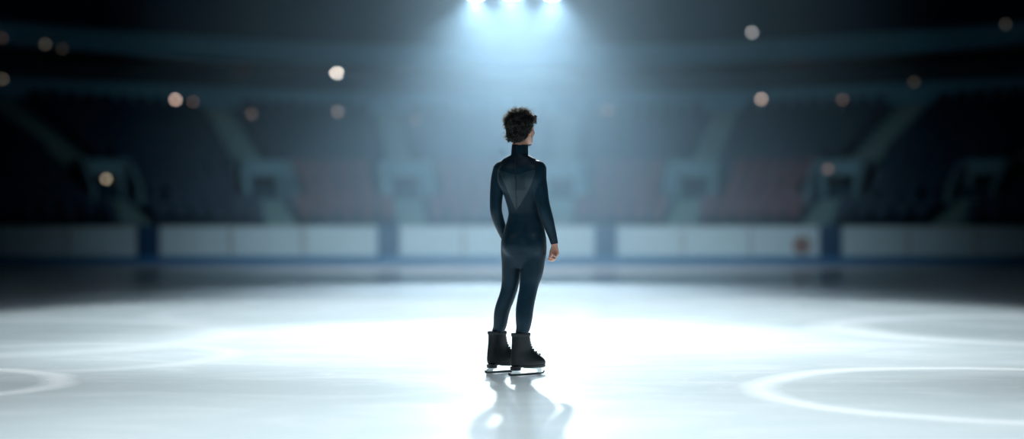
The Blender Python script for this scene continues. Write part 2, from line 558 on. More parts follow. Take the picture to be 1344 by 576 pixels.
# ------------------------------------------------------------------ spectators' lamps: small lit fittings on the stand
dg = bpy.context.evaluated_depsgraph_get()
dg.update()
cam_pos = Vector((0, 0, CAMZ))
LAMPS = [  # px, py, radius (m), strength, colour, label
    (442, 95, 0.16, 28.0, (1.0, 0.97, 0.90), 'bright round white lamp glowing on the concourse left of the beam'),
    (987, 43, 0.16, 3.6, (0.9, 0.92, 0.95), 'dim grey-white lamp high on the upper stand right of the beam'),
    (230, 131, 0.15, 5.5, (1.0, 0.72, 0.60), 'pinkish lamp on the left balcony, brighter of a pair'),
    (253, 134, 0.14, 0.9, (1.0, 0.70, 0.60), 'faint pinkish lamp on the left balcony, dimmer of a pair'),
    (330, 150, 0.18, 0.7, (1.0, 0.75, 0.65), 'faint warm lamp above the aisle left of the bright white lamp'),
    (443, 147, 0.18, 1.7, (1.0, 0.85, 0.75), 'soft warm-grey lamp on the balcony straight below the bright white lamp'),
    (999, 132, 0.18, 3.2, (1.0, 0.80, 0.68), 'warm lamp on the right balcony, brightest of the right side'),
    (1106, 131, 0.17, 0.8, (1.0, 0.72, 0.60), 'faint reddish lamp on the right balcony above an aisle'),
    (1087, 222, 0.14, 1.2, (1.0, 0.62, 0.48), 'dim reddish lamp beside the right entrance in the lower stand'),
    (139, 235, 0.15, 2.6, (1.0, 0.82, 0.58), 'amber lamp at the mouth of the left entrance'),
    (59, 58, 0.15, 0.6, (1.0, 0.85, 0.65), 'dim yellowish lamp in the dark upper left stand, nearer one of two'),
    (82, 64, 0.15, 0.2, (1.0, 0.80, 0.65), 'barely lit lamp in the dark upper left stand beside a yellowish one'),
    (3, 104, 0.15, 0.7, (1.0, 0.82, 0.60), 'dim amber lamp at the very left edge of the balcony'),
    (2, 50, 0.15, 0.35, (1.0, 0.65, 0.55), 'barely lit reddish lamp at the very upper left edge'),
    (1320, 32, 0.15, 0.35, (1.0, 0.85, 0.65), 'barely lit yellowish lamp in the far upper right stand'),
    (1200, 108, 0.15, 0.35, (1.0, 0.80, 0.62), 'barely lit warm lamp on the dark right balcony'),
    (1050, 80, 0.15, 0.3, (1.0, 0.85, 0.70), 'barely lit lamp on the concourse above the warm right balcony lamp'),
    (318, 92, 0.15, 0.25, (1.0, 0.80, 0.70), 'barely lit lamp on the concourse above the left aisle'),
    (797, 145, 0.16, 1.6, (1.0, 0.70, 0.60), 'faint pink lamp on the balcony just right of the beam'),
    (545, 158, 0.16, 1.0, (1.0, 0.85, 0.65), 'faint yellowish lamp above the aisle just left of the beam'),
]
LAMP_FIX = []
for (px, py, rad, stg, colr, lab) in LAMPS:
    qx, qy, best = px, py, None
    for _ in range(5):
        d = (W(qx, qy, 50.0) - cam_pos).normalized()
        hit, loc, nor, fi, ob, _m = scene.ray_cast(dg, cam_pos, d)
        if not hit: break
        if nor.dot(d) > 0: nor = -nor
        n2 = Vector((-d.x, -d.y, 0)).normalized() if abs(nor.z) > 0.8 else nor.copy()
        pos = loc + n2 * 0.26
        ex = px - (672 + pos.x * F / pos.y); ey = py - (HOR - (pos.z - CAMZ) * F / pos.y)
        if best is None or ex * ex + ey * ey < best[0]: best = (ex * ex + ey * ey, pos, n2)
        qx += ex; qy += ey
    if best: LAMP_FIX.append((best[1], best[2], rad, stg if stg > 3 else stg * 0.65, colr, lab))
for i, (loc, n2, rad, stg, colr, lab) in enumerate(LAMP_FIX):
    rad *= 0.5
    o = empty('stand_lamp', loc)
    tag(o, lab, 'lamp', 'small lamps on the stands')
    q = n2.to_track_quat('Z', 'Y').to_matrix().to_4x4()
    bm = bmesh.new()
    lathe(bm, [(0, -0.04), (rad * 1.15, -0.04), (rad * 1.2, 0.03), (rad * 1.05, 0.06), (rad * 0.98, 0.04), (0, 0.03)], 24, q)
    mesh_obj('housing', bm, M['black_metal'], o, True)
    bm = bmesh.new()
    tube(bm, [n2 * -0.25, n2 * -0.035], 0.02, 8)
    mesh_obj('bracket', bm, M['black_metal'], o, True)
    bm = bmesh.new()
    lathe(bm, [(rad * 0.97, 0.035)] + [(rad * 0.97 * math.cos(a), 0.035 + rad * 0.55 * math.sin(a)) for a in [R(15 * k) for k in range(1, 6)]] + [(0, 0.035 + rad * 0.55)], 24, q)
    mesh_obj('glowing_dome', bm, emitter('lamp_glow_%d' % i, colr, stg), o, True)

# ================================================================== LIGHTING RIG
LIGHT_COL = (0.86, 0.955, 1.0)
FAR_COL = (0.68, 0.85, 1.0)


def par_can(name, loc, aim, rad, glow, label, power, size, blend, soft, group='spotlights on the truss', col=LIGHT_COL):
    """A stage spotlight: yoke, can, rim, glowing lens, and its lamp."""
    o = empty(name, loc)
    tag(o, label, 'spotlight', group)
    d = (Vector(aim) - Vector(loc)).normalized()
    q = d.to_track_quat('Z', 'Y').to_matrix().to_4x4()
    bm = bmesh.new()
    L = rad * 2.6
    lathe(bm, [(0, -L), (rad * 0.5, -L), (rad * 0.75, -L * 0.85), (rad * 1.0, -L * 0.35), (rad * 1.05, 0.0), (rad * 1.2, 0.005), (rad * 1.2, 0.03),
               (rad * 0.99, 0.03), (rad * 0.97, -0.03)], 32, q)
    mesh_obj('can', bm, M['black_metal'], o, True)
    bm = bmesh.new()
    lathe(bm, [(rad * 0.97, -0.01), (rad * 0.7, 0.012), (rad * 0.35, 0.024), (0, 0.028)], 32, q)
    mesh_obj('lens', bm, emitter(name + '_lens', LIGHT_COL, glow), o, True)
    bm = bmesh.new()
    pts = []
    for k in range(13):
        a = math.pi * k / 12
        pts.append(Vector((math.cos(a) * rad * 1.3, 0, -0.3 * L)) + Vector((0, 0, 0)))
    pts = [(math.cos(math.pi * k / 12) * rad * 1.3, 0.0, math.sin(math.pi * k / 12) * rad * 2.2 + 0.0) for k in range(13)]
    tube(bm, [Vector(p) - d * L * 0.35 for p in pts], 0.018, 8)
    mesh_obj('yoke', bm, M['black_metal'], o, True)
    bm = bmesh.new()
    top = Vector((0, 0, rad * 2.2)) - d * L * 0.35
    tube(bm, [top, top + Vector((0, 0, 0.22))], 0.03, 10)
    mesh_obj('clamp', bm, M['black_metal'], o)
    if power:
        ld = bpy.data.lights.new(name + '_lamp', 'SPOT')
        ld.energy = power; ld.color = col; ld.spot_size = size; ld.spot_blend = blend; ld.shadow_soft_size = soft
        lo = bpy.data.objects.new(name + '_lamp', ld)
        lo.location = d * 0.09
        lo.rotation_euler = d.to_track_quat('-Z', 'Y').to_euler()
        link(lo, o)
    return o


def truss(loc, length, label, drop):
    o = empty('lighting_truss', loc)
    tag(o, label, 'truss', 'lighting trusses over the ice')
    bm = bmesh.new()
    h = 0.2
    cs = [(-h, -h), (h, -h), (h, h), (-h, h)]
    for (a, b) in cs:
        tube(bm, [(-length / 2, a, b), (length / 2, a, b)], 0.025, 8)
    mesh_obj('chord', bm, M['truss'], o, True)
    bm = bmesh.new()
    n = int(length / 0.4)
    for i in range(n):
        x0 = -length / 2 + i * length / n; x1 = x0 + length / n
        for k in range(4):
            a, b = cs[k], cs[(k + 1) % 4]
            if i % 2: a, b = b, a
            tube(bm, [(x0, a[0], a[1]), (x1, b[0], b[1])], 0.012, 6)
    mesh_obj('bracing', bm, M['truss'], o, True)
    for x in (-length / 2 + 0.4, length / 2 - 0.4):
        bm = bmesh.new(); tube(bm, [(x, 0, 0.2), (x, 0, drop)], 0.012, 8); mesh_obj('hanger', bm, M['black_metal'], o)
    return o


# far truss with the three lamps seen at the top edge; near truss with the key lamp above the frame
FY = 27.0
for k, (px, lab, pw) in enumerate(((625, 'left one of three white spotlights glowing at the top edge', 420), (672, 'middle one of three white spotlights, glowing brightest', 900),
                                   (724, 'right one of three white spotlights glowing at the top edge', 420))):
    p = W(px, -9 if k != 1 else -14, FY)
    rad = 0.15 if k != 1 else 0.24
    par_can('spotlight', p, (p.x * 1.0, FY - 3.5, 0.0), rad, 60.0, lab, pw * (3.0 if k != 1 else 1.5), R(96), 1.0, 0.12, col=FAR_COL)
truss((0, FY, W(672, -3, FY).z + 1.35), 8.0, 'alloy lighting truss carrying three spotlights above the far ice', 16.4 - W(672, -3, FY).z - 1.35)
WASH = Vector((0.2, 30.5, 9.7))  # unseen wash lamp added to brighten the boards and the stand
par_can('spotlight', WASH, (0.2, 43.5, 1.0), 0.2, 20.0, 'added pale blue spotlight, unseen over the far ice, brightening the rink boards', 7200, R(94), 1.0, 0.2, col=(0.82, 0.87, 0.96))
truss((WASH.x, WASH.y, WASH.z + 1.15), 6.0, 'alloy lighting truss highest over the far ice, holding the added board lamp', 16.4 - WASH.z - 1.15)
KEY = Vector((0.15, 22.3, 7.0))
par_can('spotlight', KEY, (0.10, 8.6, 0.3), 0.2, 40.0, 'white spotlight aimed at the skater from behind, hanging above the frame', 17500, R(54), 1.0, 0.13)
truss((KEY.x, KEY.y, KEY.z + 1.05), 6.0, 'alloy lighting truss with the spotlight aimed at the skater', 16.4 - KEY.z - 1.05)
POOL = Vector((0.25, 16.3, 7.4))
par_can('spotlight', POOL, (0.25, 16.2, 0.0), 0.2, 40.0, 'wide white spotlight pointing straight down at the ice behind the skater', 4000, R(94), 0.3, 0.2)
truss((POOL.x, POOL.y, POOL.z + 1.15), 6.0, 'alloy lighting truss with the wide spotlight pointing straight down', 16.4 - POOL.z - 1.15)
FILL = Vector((0.3, 6.4, 8.6))  # unseen fill lamp added to brighten the near ice and soften the shadow
par_can('spotlight', FILL, (0.3, 6.2, 0.0), 0.2, 40.0, 'added white fill spotlight over the near ice, above the frame', 3100, R(60), 1.0, 0.2)
truss((FILL.x, FILL.y, FILL.z + 1.15), 6.0, 'alloy lighting truss over the near ice, holding the added fill lamp', 16.4 - FILL.z - 1.15)

# ------------------------------------------------------------------ haze in the hall
HAZE_C = (0.2, 27.5, 3.6); HAZE_R = (7.5, 11.0, 9.8)


def haze_material():
    """Haze thinning out from its middle, thickest up at the far truss."""
    m, nt = new_mat('haze')
    out = N(nt, 'ShaderNodeOutputMaterial')
    v = N(nt, 'ShaderNodeVolumeScatter', Anisotropy=0.3)
    v.inputs['Color'].default_value = (0.57, 0.82, 0.98, 1)
    tc = N(nt, 'ShaderNodeTexCoord')

    def blob(c, r):
        mp = N(nt, 'ShaderNodeMapping')
        mp.inputs['Location'].default_value = [-c[i] / r[i] for i in range(3)]
        mp.inputs['Scale'].default_value = [1 / r[i] for i in range(3)]
        nt.links.new(tc.outputs['Object'], mp.inputs['Vector'])
        ln = N(nt, 'ShaderNodeVectorMath', operation='DOT_PRODUCT')
        nt.links.new(mp.outputs[0], ln.inputs[0]); nt.links.new(mp.outputs[0], ln.inputs[1])
        return math_node(nt, 'SUBTRACT', 1.0, ln.outputs['Value'], clamp=True)
    a = math_node(nt, 'MULTIPLY', blob(HAZE_C, HAZE_R), 0.034)
    b = math_node(nt, 'MULTIPLY', math_node(nt, 'POWER', blob((0.1, 26.0, 7.6), (6.5, 8.0, 7.0)), 1.2), 0.010)
    nt.links.new(math_node(nt, 'ADD', a, b), v.inputs['Density'])
    nt.links.new(v.outputs['Volume'], out.inputs['Volume'])
    m.cycles.volume_sampling = 'MULTIPLE_IMPORTANCE'
    return m


bm = bmesh.new()
bmesh.ops.create_uvsphere(bm, u_segments=48, v_segments=24, radius=1.0, matrix=Matrix.Translation(HAZE_C) @ Matrix.Diagonal((*HAZE_R, 1)))
bmesh.ops.bisect_plane(bm, geom=bm.verts[:] + bm.edges[:] + bm.faces[:], plane_co=(0, 0, 0.03), plane_no=(0, 0, -1), clear_outer=True)
bmesh.ops.holes_fill(bm, edges=[e for e in bm.edges if e.is_boundary])
hz = mesh_obj('haze', bm, haze_material())
tag(hz, 'cool haze hanging over the far ice, glowing in the spotlight beam', 'haze', kind='stuff')

# ================================================================== THE SKATER
class Field:
    """A signed distance grid that shapes are blended into; surface() turns it into one closed mesh."""

    def __init__(self, lo, hi, h):
        self.h = h
        self.lo = np.array(lo, float)
        self.n = np.ceil((np.array(hi) - self.lo) / h).astype(int) + 1
        self.ax = [self.lo[i] + h * np.arange(self.n[i]) for i in range(3)]
        self.D = np.full(self.n, 1.0, np.float32)

    def add(self, fn, lo, hi, k=0.02, sub=False):
        pad = k + 3 * self.h
        i0 = np.clip(np.floor((np.array(lo) - pad - self.lo) / self.h).astype(int), 0, self.n)
        i1 = np.clip(np.ceil((np.array(hi) + pad - self.lo) / self.h).astype(int) + 1, 0, self.n)
        if np.any(i1 <= i0): return
        sl = tuple(slice(a, b) for a, b in zip(i0, i1))
        X = self.ax[0][sl[0]][:, None, None]; Y = self.ax[1][sl[1]][None, :, None]; Z = self.ax[2][sl[2]][None, None, :]
        d = fn(X, Y, Z)
        a = self.D[sl]
        if sub:
            d = -d
            hh = np.maximum(k - np.abs(a - d), 0) / k
            self.D[sl] = np.maximum(a, d) + hh * hh * k * 0.25
        else:
            hh = np.maximum(k - np.abs(a - d), 0) / k
            self.D[sl] = np.minimum(a, d) - hh * hh * k * 0.25

    def cone(self, a, b, ra, rb, k=0.02, sub=False):
        a = np.array(a, float); b = np.array(b, float)
        ab = b - a; L2 = max(ab @ ab, 1e-9)

        def fn(X, Y, Z):
            t = np.clip(((X - a[0]) * ab[0] + (Y - a[1]) * ab[1] + (Z - a[2]) * ab[2]) / L2, 0, 1)
            return np.sqrt((X - a[0] - t * ab[0]) ** 2 + (Y - a[1] - t * ab[1]) ** 2 + (Z - a[2] - t * ab[2]) ** 2) - (ra + (rb - ra) * t)
        r = max(ra, rb)
        self.add(fn, np.minimum(a, b) - r, np.maximum(a, b) + r, k, sub)

    def chain(self, pts, k=0.02):
        """A tapering limb through the points (position, radius), rounded along a spline."""
        p = np.array([np.append(np.array(q, float), r) for q, r in pts])
        ext = np.vstack([2 * p[0] - p[1], p, 2 * p[-1] - p[-2]])
        out = []
        for i in range(1, len(ext) - 2):
            p0, p1, p2, p3 = ext[i - 1:i + 3]
            for t in np.linspace(0, 1, 4, endpoint=False):
                out.append(0.5 * (2 * p1 + (p2 - p0) * t + (2 * p0 - 5 * p1 + 4 * p2 - p3) * t * t + (3 * p1 - p0 - 3 * p2 + p3) * t ** 3))
        out.append(p[-1])
        out = np.array(out)
        r = out[:, 3].max()

        def fn(X, Y, Z):
            d = None
            for u, v in zip(out[:-1], out[1:]):
                ab = v[:3] - u[:3]; L2 = max(ab @ ab, 1e-9)
                t = np.clip(((X - u[0]) * ab[0] + (Y - u[1]) * ab[1] + (Z - u[2]) * ab[2]) / L2, 0, 1)
                e = np.sqrt((X - u[0] - t * ab[0]) ** 2 + (Y - u[1] - t * ab[1]) ** 2 + (Z - u[2] - t * ab[2]) ** 2) - (u[3] + (v[3] - u[3]) * t)
                d = e if d is None else np.minimum(d, e)
            return d
        self.add(fn, out[:, :3].min(0) - r, out[:, :3].max(0) + r, k)

    def ell(self, c, rad, rot=None, k=0.02, sub=False):
        c = np.array(c, float); rad = np.array(rad, float)
        Rm = np.array(rot) if rot is not None else np.eye(3)

        def fn(X, Y, Z):
            x, y, z = X - c[0], Y - c[1], Z - c[2]
            u = [Rm[0, i] * x + Rm[1, i] * y + Rm[2, i] * z for i in range(3)]
            k0 = np.sqrt(sum((u[i] / rad[i]) ** 2 for i in range(3))) + 1e-9
            k1 = np.sqrt(sum((u[i] / rad[i] ** 2) ** 2 for i in range(3))) + 1e-9
            return k0 * (k0 - 1) / k1
        r = rad.max()
        self.add(fn, c - r, c + r, k, sub)

    def loft(self, sl, yaw, k=0.02, e=2.2):
        """sl: rows of z, cx, cy, a, b; elliptical sections turned by yaw."""
        sl = np.array(sorted(sl), float)
        ca, sa = math.cos(yaw), math.sin(yaw)
        from_z = sl[:, 0]

        def fn(X, Y, Z):
            z = np.clip(Z, from_z[0], from_z[-1])
            g = [np.interp(z, from_z, sl[:, i]) for i in range(1, 5)]
            x, y = X - g[0], Y - g[1]
            u = x * ca - y * sa; v = x * sa + y * ca
            q = (np.abs(u) / g[2]) ** e + (np.abs(v) / g[3]) ** e
            d = (q ** (1 / e) - 1) * np.minimum(g[2], g[3])
            over = np.maximum(np.maximum(Z - from_z[-1], from_z[0] - Z), 0)
            return np.where(over > 0, np.sqrt(np.maximum(d, 0) ** 2 + over ** 2) + np.minimum(d, 0) * 0.0, d)
        m = max(sl[:, 3].max(), sl[:, 4].max())
        lo = (sl[:, 1].min() - m, sl[:, 2].min() - m, from_z[0])
        hi = (sl[:, 1].max() + m, sl[:, 2].max() + m, from_z[-1])
        self.add(fn, lo, hi, k)

    def surface(self, relax=2):
        D = self.D
        nx, ny, nz = D.shape
        ins = D < 0
        c = np.zeros((nx - 1, ny - 1, nz - 1), np.uint8)
        for i in (0, 1):
            for j in (0, 1):
                for l in (0, 1):
                    c += ins[i:nx - 1 + i, j:ny - 1 + j, l:nz - 1 + l]
        act = np.argwhere((c > 0) & (c < 8))
        idx = np.full(c.shape, -1, np.int32)
        idx[act[:, 0], act[:, 1], act[:, 2]] = np.arange(len(act))
        acc = np.zeros((len(act), 3)); cnt = np.zeros(len(act))
        cs = [(i, j, l) for i in (0, 1) for j in (0, 1) for l in (0, 1)]
        for a in cs:
            for ax in range(3):
                if a[ax]: continue
                b = list(a); b[ax] = 1
                va = D[act[:, 0] + a[0], act[:, 1] + a[1], act[:, 2] + a[2]].astype(float)
                vb = D[act[:, 0] + b[0], act[:, 1] + b[1], act[:, 2] + b[2]].astype(float)
                m = (va < 0) != (vb < 0)
                t = np.where(m, va / np.where(m, va - vb, 1), 0)
                p = np.array(a, float)[None, :].repeat(len(act), 0)
                p[:, ax] = t
                acc[m] += p[m]; cnt[m] += 1
        V = self.lo + self.h * (act + acc / cnt[:, None])
        quads = []
        for ax in range(3):
            o1, o2 = [(1, 2), (2, 0), (0, 1)][ax]
            s0 = [slice(None)] * 3; s1 = [slice(None)] * 3
            s0[ax] = slice(0, -1); s1[ax] = slice(1, None)
            A, B = ins[tuple(s0)], ins[tuple(s1)]
            e = np.argwhere(A != B)
            e = e[(e[:, o1] > 0) & (e[:, o2] > 0) & (e[:, o1] < D.shape[o1] - 1) & (e[:, o2] < D.shape[o2] - 1)]
            flip = B[e[:, 0], e[:, 1], e[:, 2]]

            def cell(d1, d2):
                q = e.copy(); q[:, o1] -= d1; q[:, o2] -= d2
                return idx[q[:, 0], q[:, 1], q[:, 2]]
            q = np.stack([cell(1, 1), cell(0, 1), cell(0, 0), cell(1, 0)], 1)
            q[flip] = q[flip][:, ::-1]
            quads.append(q)
        Q = np.concatenate(quads)
        Q = Q[(Q >= 0).all(1)]
        for _ in range(relax):
            s = np.zeros_like(V); n = np.zeros(len(V))
            for a, b in ((0, 1), (1, 2), (2, 3), (3, 0)):
                for u, v in ((a, b), (b, a)):
                    np.add.at(s, Q[:, u], V[Q[:, v]]); np.add.at(n, Q[:, u], 1)
            V = V * 0.45 + (s / np.maximum(n, 1)[:, None]) * 0.55
        return V, Q


def np_mesh(name, V, Q, mat, parent, smooth=True):
    me = bpy.data.meshes.new(name)
    me.vertices.add(len(V)); me.vertices.foreach_set('co', np.asarray(V, np.float32).ravel())
    me.loops.add(len(Q) * 4); me.loops.foreach_set('vertex_index', Q.astype(np.int32).ravel())
    me.polygons.add(len(Q)); me.polygons.foreach_set('loop_start', np.arange(len(Q), dtype=np.int32) * 4)
    me.polygons.foreach_set('use_smooth', np.ones(len(Q), bool))
    me.update(calc_edges=True); me.validate()
    me.materials.append(mat)
    return link(bpy.data.objects.new(name, me), parent)


def submesh(V, Q, keep_face):
    q = Q[keep_face]
    u, inv = np.unique(q.ravel(), return_inverse=True)
    return V[u], inv.reshape(-1, 4), u


def normals(V, Q):
    a = V[Q[:, 2]] - V[Q[:, 0]]; b = V[Q[:, 3]] - V[Q[:, 1]]
    f = np.cross(a, b)
    n = np.zeros_like(V)
    for k in range(4): np.add.at(n, Q[:, k], f)
    return n / np.maximum(np.linalg.norm(n, axis=1), 1e-12)[:, None]


SY = 9.90
BASE = Vector((0.03, SY, 0.0))


def P(px, py, dy=0.0):
    """Skater joint in world metres from its outline in the photograph and its depth."""
    return np.array(W(px, py, SY + dy))


m_px = SY / F
YAW_T = R(16)       # torso turned a little to the right of straight away
YAW_H = R(24)

B = Field((-0.26, 9.50, 0.055), (0.45, 10.34, 1.86), 0.0042)

# torso
rows = [(205, 668, 695, .050, .0), (209, 661, 702, .066, .0), (214, 656.5, 706.5, .082, .0), (222, 654.5, 709, .098, -.004), (235, 656.5, 709, .108, -.006),
        (250, 660.5, 708.5, .107, -.004), (262, 664, 707.5, .098, .004), (272, 667, 707, .090, .010), (280, 668.5, 707.5, .086, .012), (290, 666.5, 710, .088, .010),
        (300, 663, 713.5, .096, .004), (312, 660, 716, .104, .0), (325, 659.5, 716.3, .104, .0), (334, 660.5, 715.5, .094, .002), (341, 663, 712, .080, .004), (350, 668, 706, .055, .004)]
sl = []
for (py, xl, xr, b, dy) in rows:
    half = (xr - xl) / 2 * m_px
    a = math.sqrt(max(half ** 2 - (b * math.sin(YAW_T)) ** 2, 1e-4)) / math.cos(YAW_T)
    c = P((xl + xr) / 2, py, dy)
    sl.append((c[2], c[0], c[1], a, b))
B.loft(sl, YAW_T, 0.01, 2.3)
# shoulder blades, glutes, chest
rt = lambda yaw: np.array([[math.cos(yaw), math.sin(yaw), 0], [-math.sin(yaw), math.cos(yaw), 0], [0, 0, 1]])
B.ell(P(665, 233, -.055), (.058, .045, .080), rt(YAW_T), .04)
B.ell(P(699, 231, -.085), (.058, .045, .080), rt(YAW_T), .04)
B.ell(P(675, 225, .075), (.07, .04, .07), rt(YAW_T), .05)
B.ell(P(700, 225, .055), (.07, .04, .07), rt(YAW_T), .05)
B.ell(P(672.5, 321, -.038), (.064, .070, .078), rt(YAW_H), .03)
B.ell(P(700.5, 321, -.062), (.070, .070, .080), rt(YAW_H), .022)
B.cone(P(684.5, 316, -.135), P(684, 338, -.13), .010, .022, .03, sub=True)
B.cone(P(679.5, 222, -.135), P(684, 300, -.108), .016, .016, .04, sub=True)

FOOT_YAW = R(35)          # angle of the foot above the +X axis
fd = np.array([math.cos(FOOT_YAW), math.sin(FOOT_YAW), 0])
HEEL_R = np.array([(670.5 - 672) * 9.80 / F, 9.800, 0]); HEEL_L = np.array([(639.5 - 672) * 9.98 / F, 9.985, 0])


def ankle(hl):
    return [(hl + fd * u + np.array([0, 0, z]), r) for u, z, r in ((.085, .288, .0345), (.085, .250, .0305), (.087, .215, .0270), (.088, .175, .0240), (.085, .130, .0220))]


# legs: outline centre, radius in px, depth
def limb(rows, k, extra=()):
    B.chain([(P(x, y, d), r * m_px) for (x, y, r, d) in rows] + list(extra), k)


limb([(672, 318, 12.6, .015), (671.3, 334, 12.3, .02), (671, 350, 11.9, .035), (670.5, 365, 11.3, .05), (668.6, 378, 10.4, .06), (665.5, 389, 9.9, .065),
      (661, 401, 9.7, .075), (658.3, 411, 9.4, .085), (656.6, 424, 8.5, .10), (655.0, 431, 7.5, .124)], .022, ankle(HEEL_L))
limb([(700.5, 318, 14.6, -.01), (700, 332, 15.4, -.015), (699, 345, 15.2, -.015), (697.5, 358, 14.2, -.015), (695, 370, 12.2, -.02), (693.0, 382, 11.2, -.03), (690.5, 394, 11.0, -.045),
      (688.6, 406, 10.9, -.055), (687.7, 418, 10.2, -.06), (686.6, 430, 8.5, -.058)], .014, ankle(HEEL_R))
# feet inside the boots
for hl in (HEEL_R, HEEL_L):
    B.cone(hl + fd * .075 + [0, 0, .125], hl + fd * .20 + [0, 0, .100], .026, .022, .02)
    B.cone(hl + fd * .20 + [0, 0, .098], hl + fd * .25 + [0, 0, .092], .024, .016, .02)

# arms
limb([(658.5, 224, 11.4, .045), (654.3, 235, 9.4, .045), (652.2, 250, 8.4, .04), (651.0, 264, 7.6, .035), (651.0, 276, 7.2, .035), (653.8, 288, 7.0, .06),
      (658.5, 300, 6.3, .10), (663.0, 311, 5.3, .135), (665.5, 317, 4.7, .15)], .018)
limb([(705.3, 223, 11.5, -.04), (707.3, 235, 9.4, -.055), (709.5, 248, 8.8, -.07), (711.8, 262, 8.1, -.085), (714.6, 275, 7.9, -.095), (718.3, 288, 7.6, -.09),
      (721.8, 299, 6.4, -.08), (725.0, 309, 5.2, -.07), (727.3, 318, 4.4, -.06)], .018)
# neck
B.cone(P(681.5, 212, .005), P(683.0, 180, .015), 11.0 * m_px, 9.6 * m_px, .02)

# head
HYAW = R(34)
hf = np.array([math.sin(HYAW), math.cos(HYAW), 0]); hr = np.array([math.cos(HYAW), -math.sin(HYAW), 0]); hu = np.array([0, 0, 1.0])
HC = P(684.2, 168.5, 0.02)
HR = np.stack([hr, hf, hu], 1)


def hp(r, f, u): return HC + hr * r + hf * f + hu * u


B.ell(hp(0, -.008, .022), (.073, .094, .083), HR, .02)
B.ell(hp(0, .028, -.030), (.060, .068, .085), HR, .03)
B.ell(hp(0, .058, -.085), (.033, .032, .025), HR, .035)
for s in (-1, 1):
    B.cone(hp(s * .055, .005, -.055), hp(s * .022, .068, -.092), .017, .015, .03)
    B.ell(hp(s * .038, .070, -.028), (.024, .020, .020), HR, .025)
    B.ell(hp(s * .031, .100, .002), (.016, .014, .011), HR, .012, sub=True)
    B.cone(hp(s * .016, .088, .018), hp(s * .046, .076, .018), .009, .008, .014)
    # ears
    B.ell(hp(s * .074, -.004, -.010), (.010, .020, .033), HR, .008)
    B.ell(hp(s * .084, .002, -.008), (.007, .010, .018), HR, .006, sub=True)
    B.ell(hp(s * .009, .104, -.034), (.008, .010, .008), HR, .008)
B.cone(hp(0, .090, .010), hp(0, .108, -.026), .008, .011, .012)
B.cone(hp(-.018, .083, -.058), hp(.018, .083, -.058), .006, .006, .010)
B.cone(hp(-.015, .083, -.067), hp(.015, .083, -.067), .007, .007, .008)
B.cone(hp(-.02, .098, -.0625), hp(.02, .098, -.0625), .0035, .0035, .004, sub=True)


def hand(Wr, d, n, a, curls, thumb_dir, sc=1.0):
    """Palm and five bent fingers: d runs to the knuckles, n is where the palm faces, a runs towards the thumb side."""
    d, n, a = [np.array(v, float) / np.linalg.norm(v) for v in (d, n, a)]
    kn = []
    for off, ln in ((.027, .084), (.009, .088), (-.009, .084), (-.026, .076)):
        q = Wr + (d * ln + a * off * 1.0) * sc
        kn.append(q)
        B.cone(Wr + a * off * .45 * sc + d * .01, q, .0130 * sc, .0105 * sc, .012)
    for (q, (l1, l2, l3), rr), cu in zip(zip(kn, ((.040, .025, .020), (.044, .028, .021), (.041, .026, .020), (.032, .020, .018)), (.0092, .0094, .0090, .0080)), curls):
        ang = 0.0
        p = q
        r = rr * sc
        for L, c in zip((l1, l2, l3), cu):
            ang += R(c)
            e = p + (d * math.cos(ang) + n * math.sin(ang)) * L * sc
            B.cone(p, e, r, r * .93, .004)
            p, r = e, r * .92
    t0 = Wr + (d * .022 + a * .024 + n * .004) * sc
    td = np.array(thumb_dir, float); td /= np.linalg.norm(td)
    t1 = t0 + td * .040 * sc
    td2 = td * .8 + d * .5; td2 /= np.linalg.norm(td2)
    t2 = t1 + td2 * .030 * sc
    td3 = td2 * .9 + n * .4; td3 /= np.linalg.norm(td3)
    t3 = t2 + td3 * .022 * sc
    B.cone(Wr + d * .01 * sc + a * .01 * sc, t1, .015 * sc, .0115 * sc, .010)
    B.cone(t1, t2, .0110 * sc, .0098 * sc, .004)
    B.cone(t2, t3, .0098 * sc, .0080 * sc, .004)


WR = P(727.6, 319.5, -.055)
nR = np.array([-0.80, -0.55, -0.05]); dR = np.array([0.16, -0.02, -1.0])
aR = np.array([-0.55, 0.80, -0.05])
hand(WR, dR, nR, aR, ((28, 48, 35), (34, 52, 38), (40, 56, 40), (46, 58, 42)), dR * .85 + aR * .42 + nR * .22, 0.92)
WL = P(666.0, 318.5, .155)
hand(WL, (0.55, 0.25, -0.75), (0.25, -0.95, -0.15), (0.75, 0.1, 0.6), ((10, 18, 14), (12, 18, 14), (14, 20, 16), (16, 22, 16)), (0.8, -0.05, -0.1), 0.95)

BV, BQ = B.surface(3)
person = np_mesh('person', BV - np.array(BASE), BQ, M['skin'], None)
person.location = BASE
tag(person, 'figure skater in dark navy bodysuit standing on the ice, back turned, left hand at hip', 'person')


def child(name, V, Q, mat, parent=person, off=BASE):
    return np_mesh(name, V - np.array(off), Q, mat, parent)


# bodysuit: covers the body from the high collar to the cuffs and into the boots
BN = normals(BV, BQ)
collar_z = P(681, 189.5)[2]
sel = np.ones(len(BV), bool)
near_neck = BV[:, 2] > collar_z + (BV[:, 1] - SY) * 0.10
sel &= ~near_neck
vpx = BV[:, 0] * F / BV[:, 1] + 672
for (wr, dd, lim) in ((WR, dR, 717.9), (WL, np.array([0.55, 0.25, -0.75]), -1e9)):
    dd = dd / np.linalg.norm(dd)
    rel = BV - wr
    along = rel @ dd
    rad = np.linalg.norm(rel - along[:, None] * dd, axis=1)
    sel &= ~((along > 0.004) & (along < 0.24) & (rad < 0.10) & ((np.linalg.norm(rel, axis=1) < 0.2)) & (rad < 0.02 + along * 0.9 + 0.02) & (vpx > lim))
sel &= BV[:, 2] > 0.20
keepf = sel[BQ].all(1)
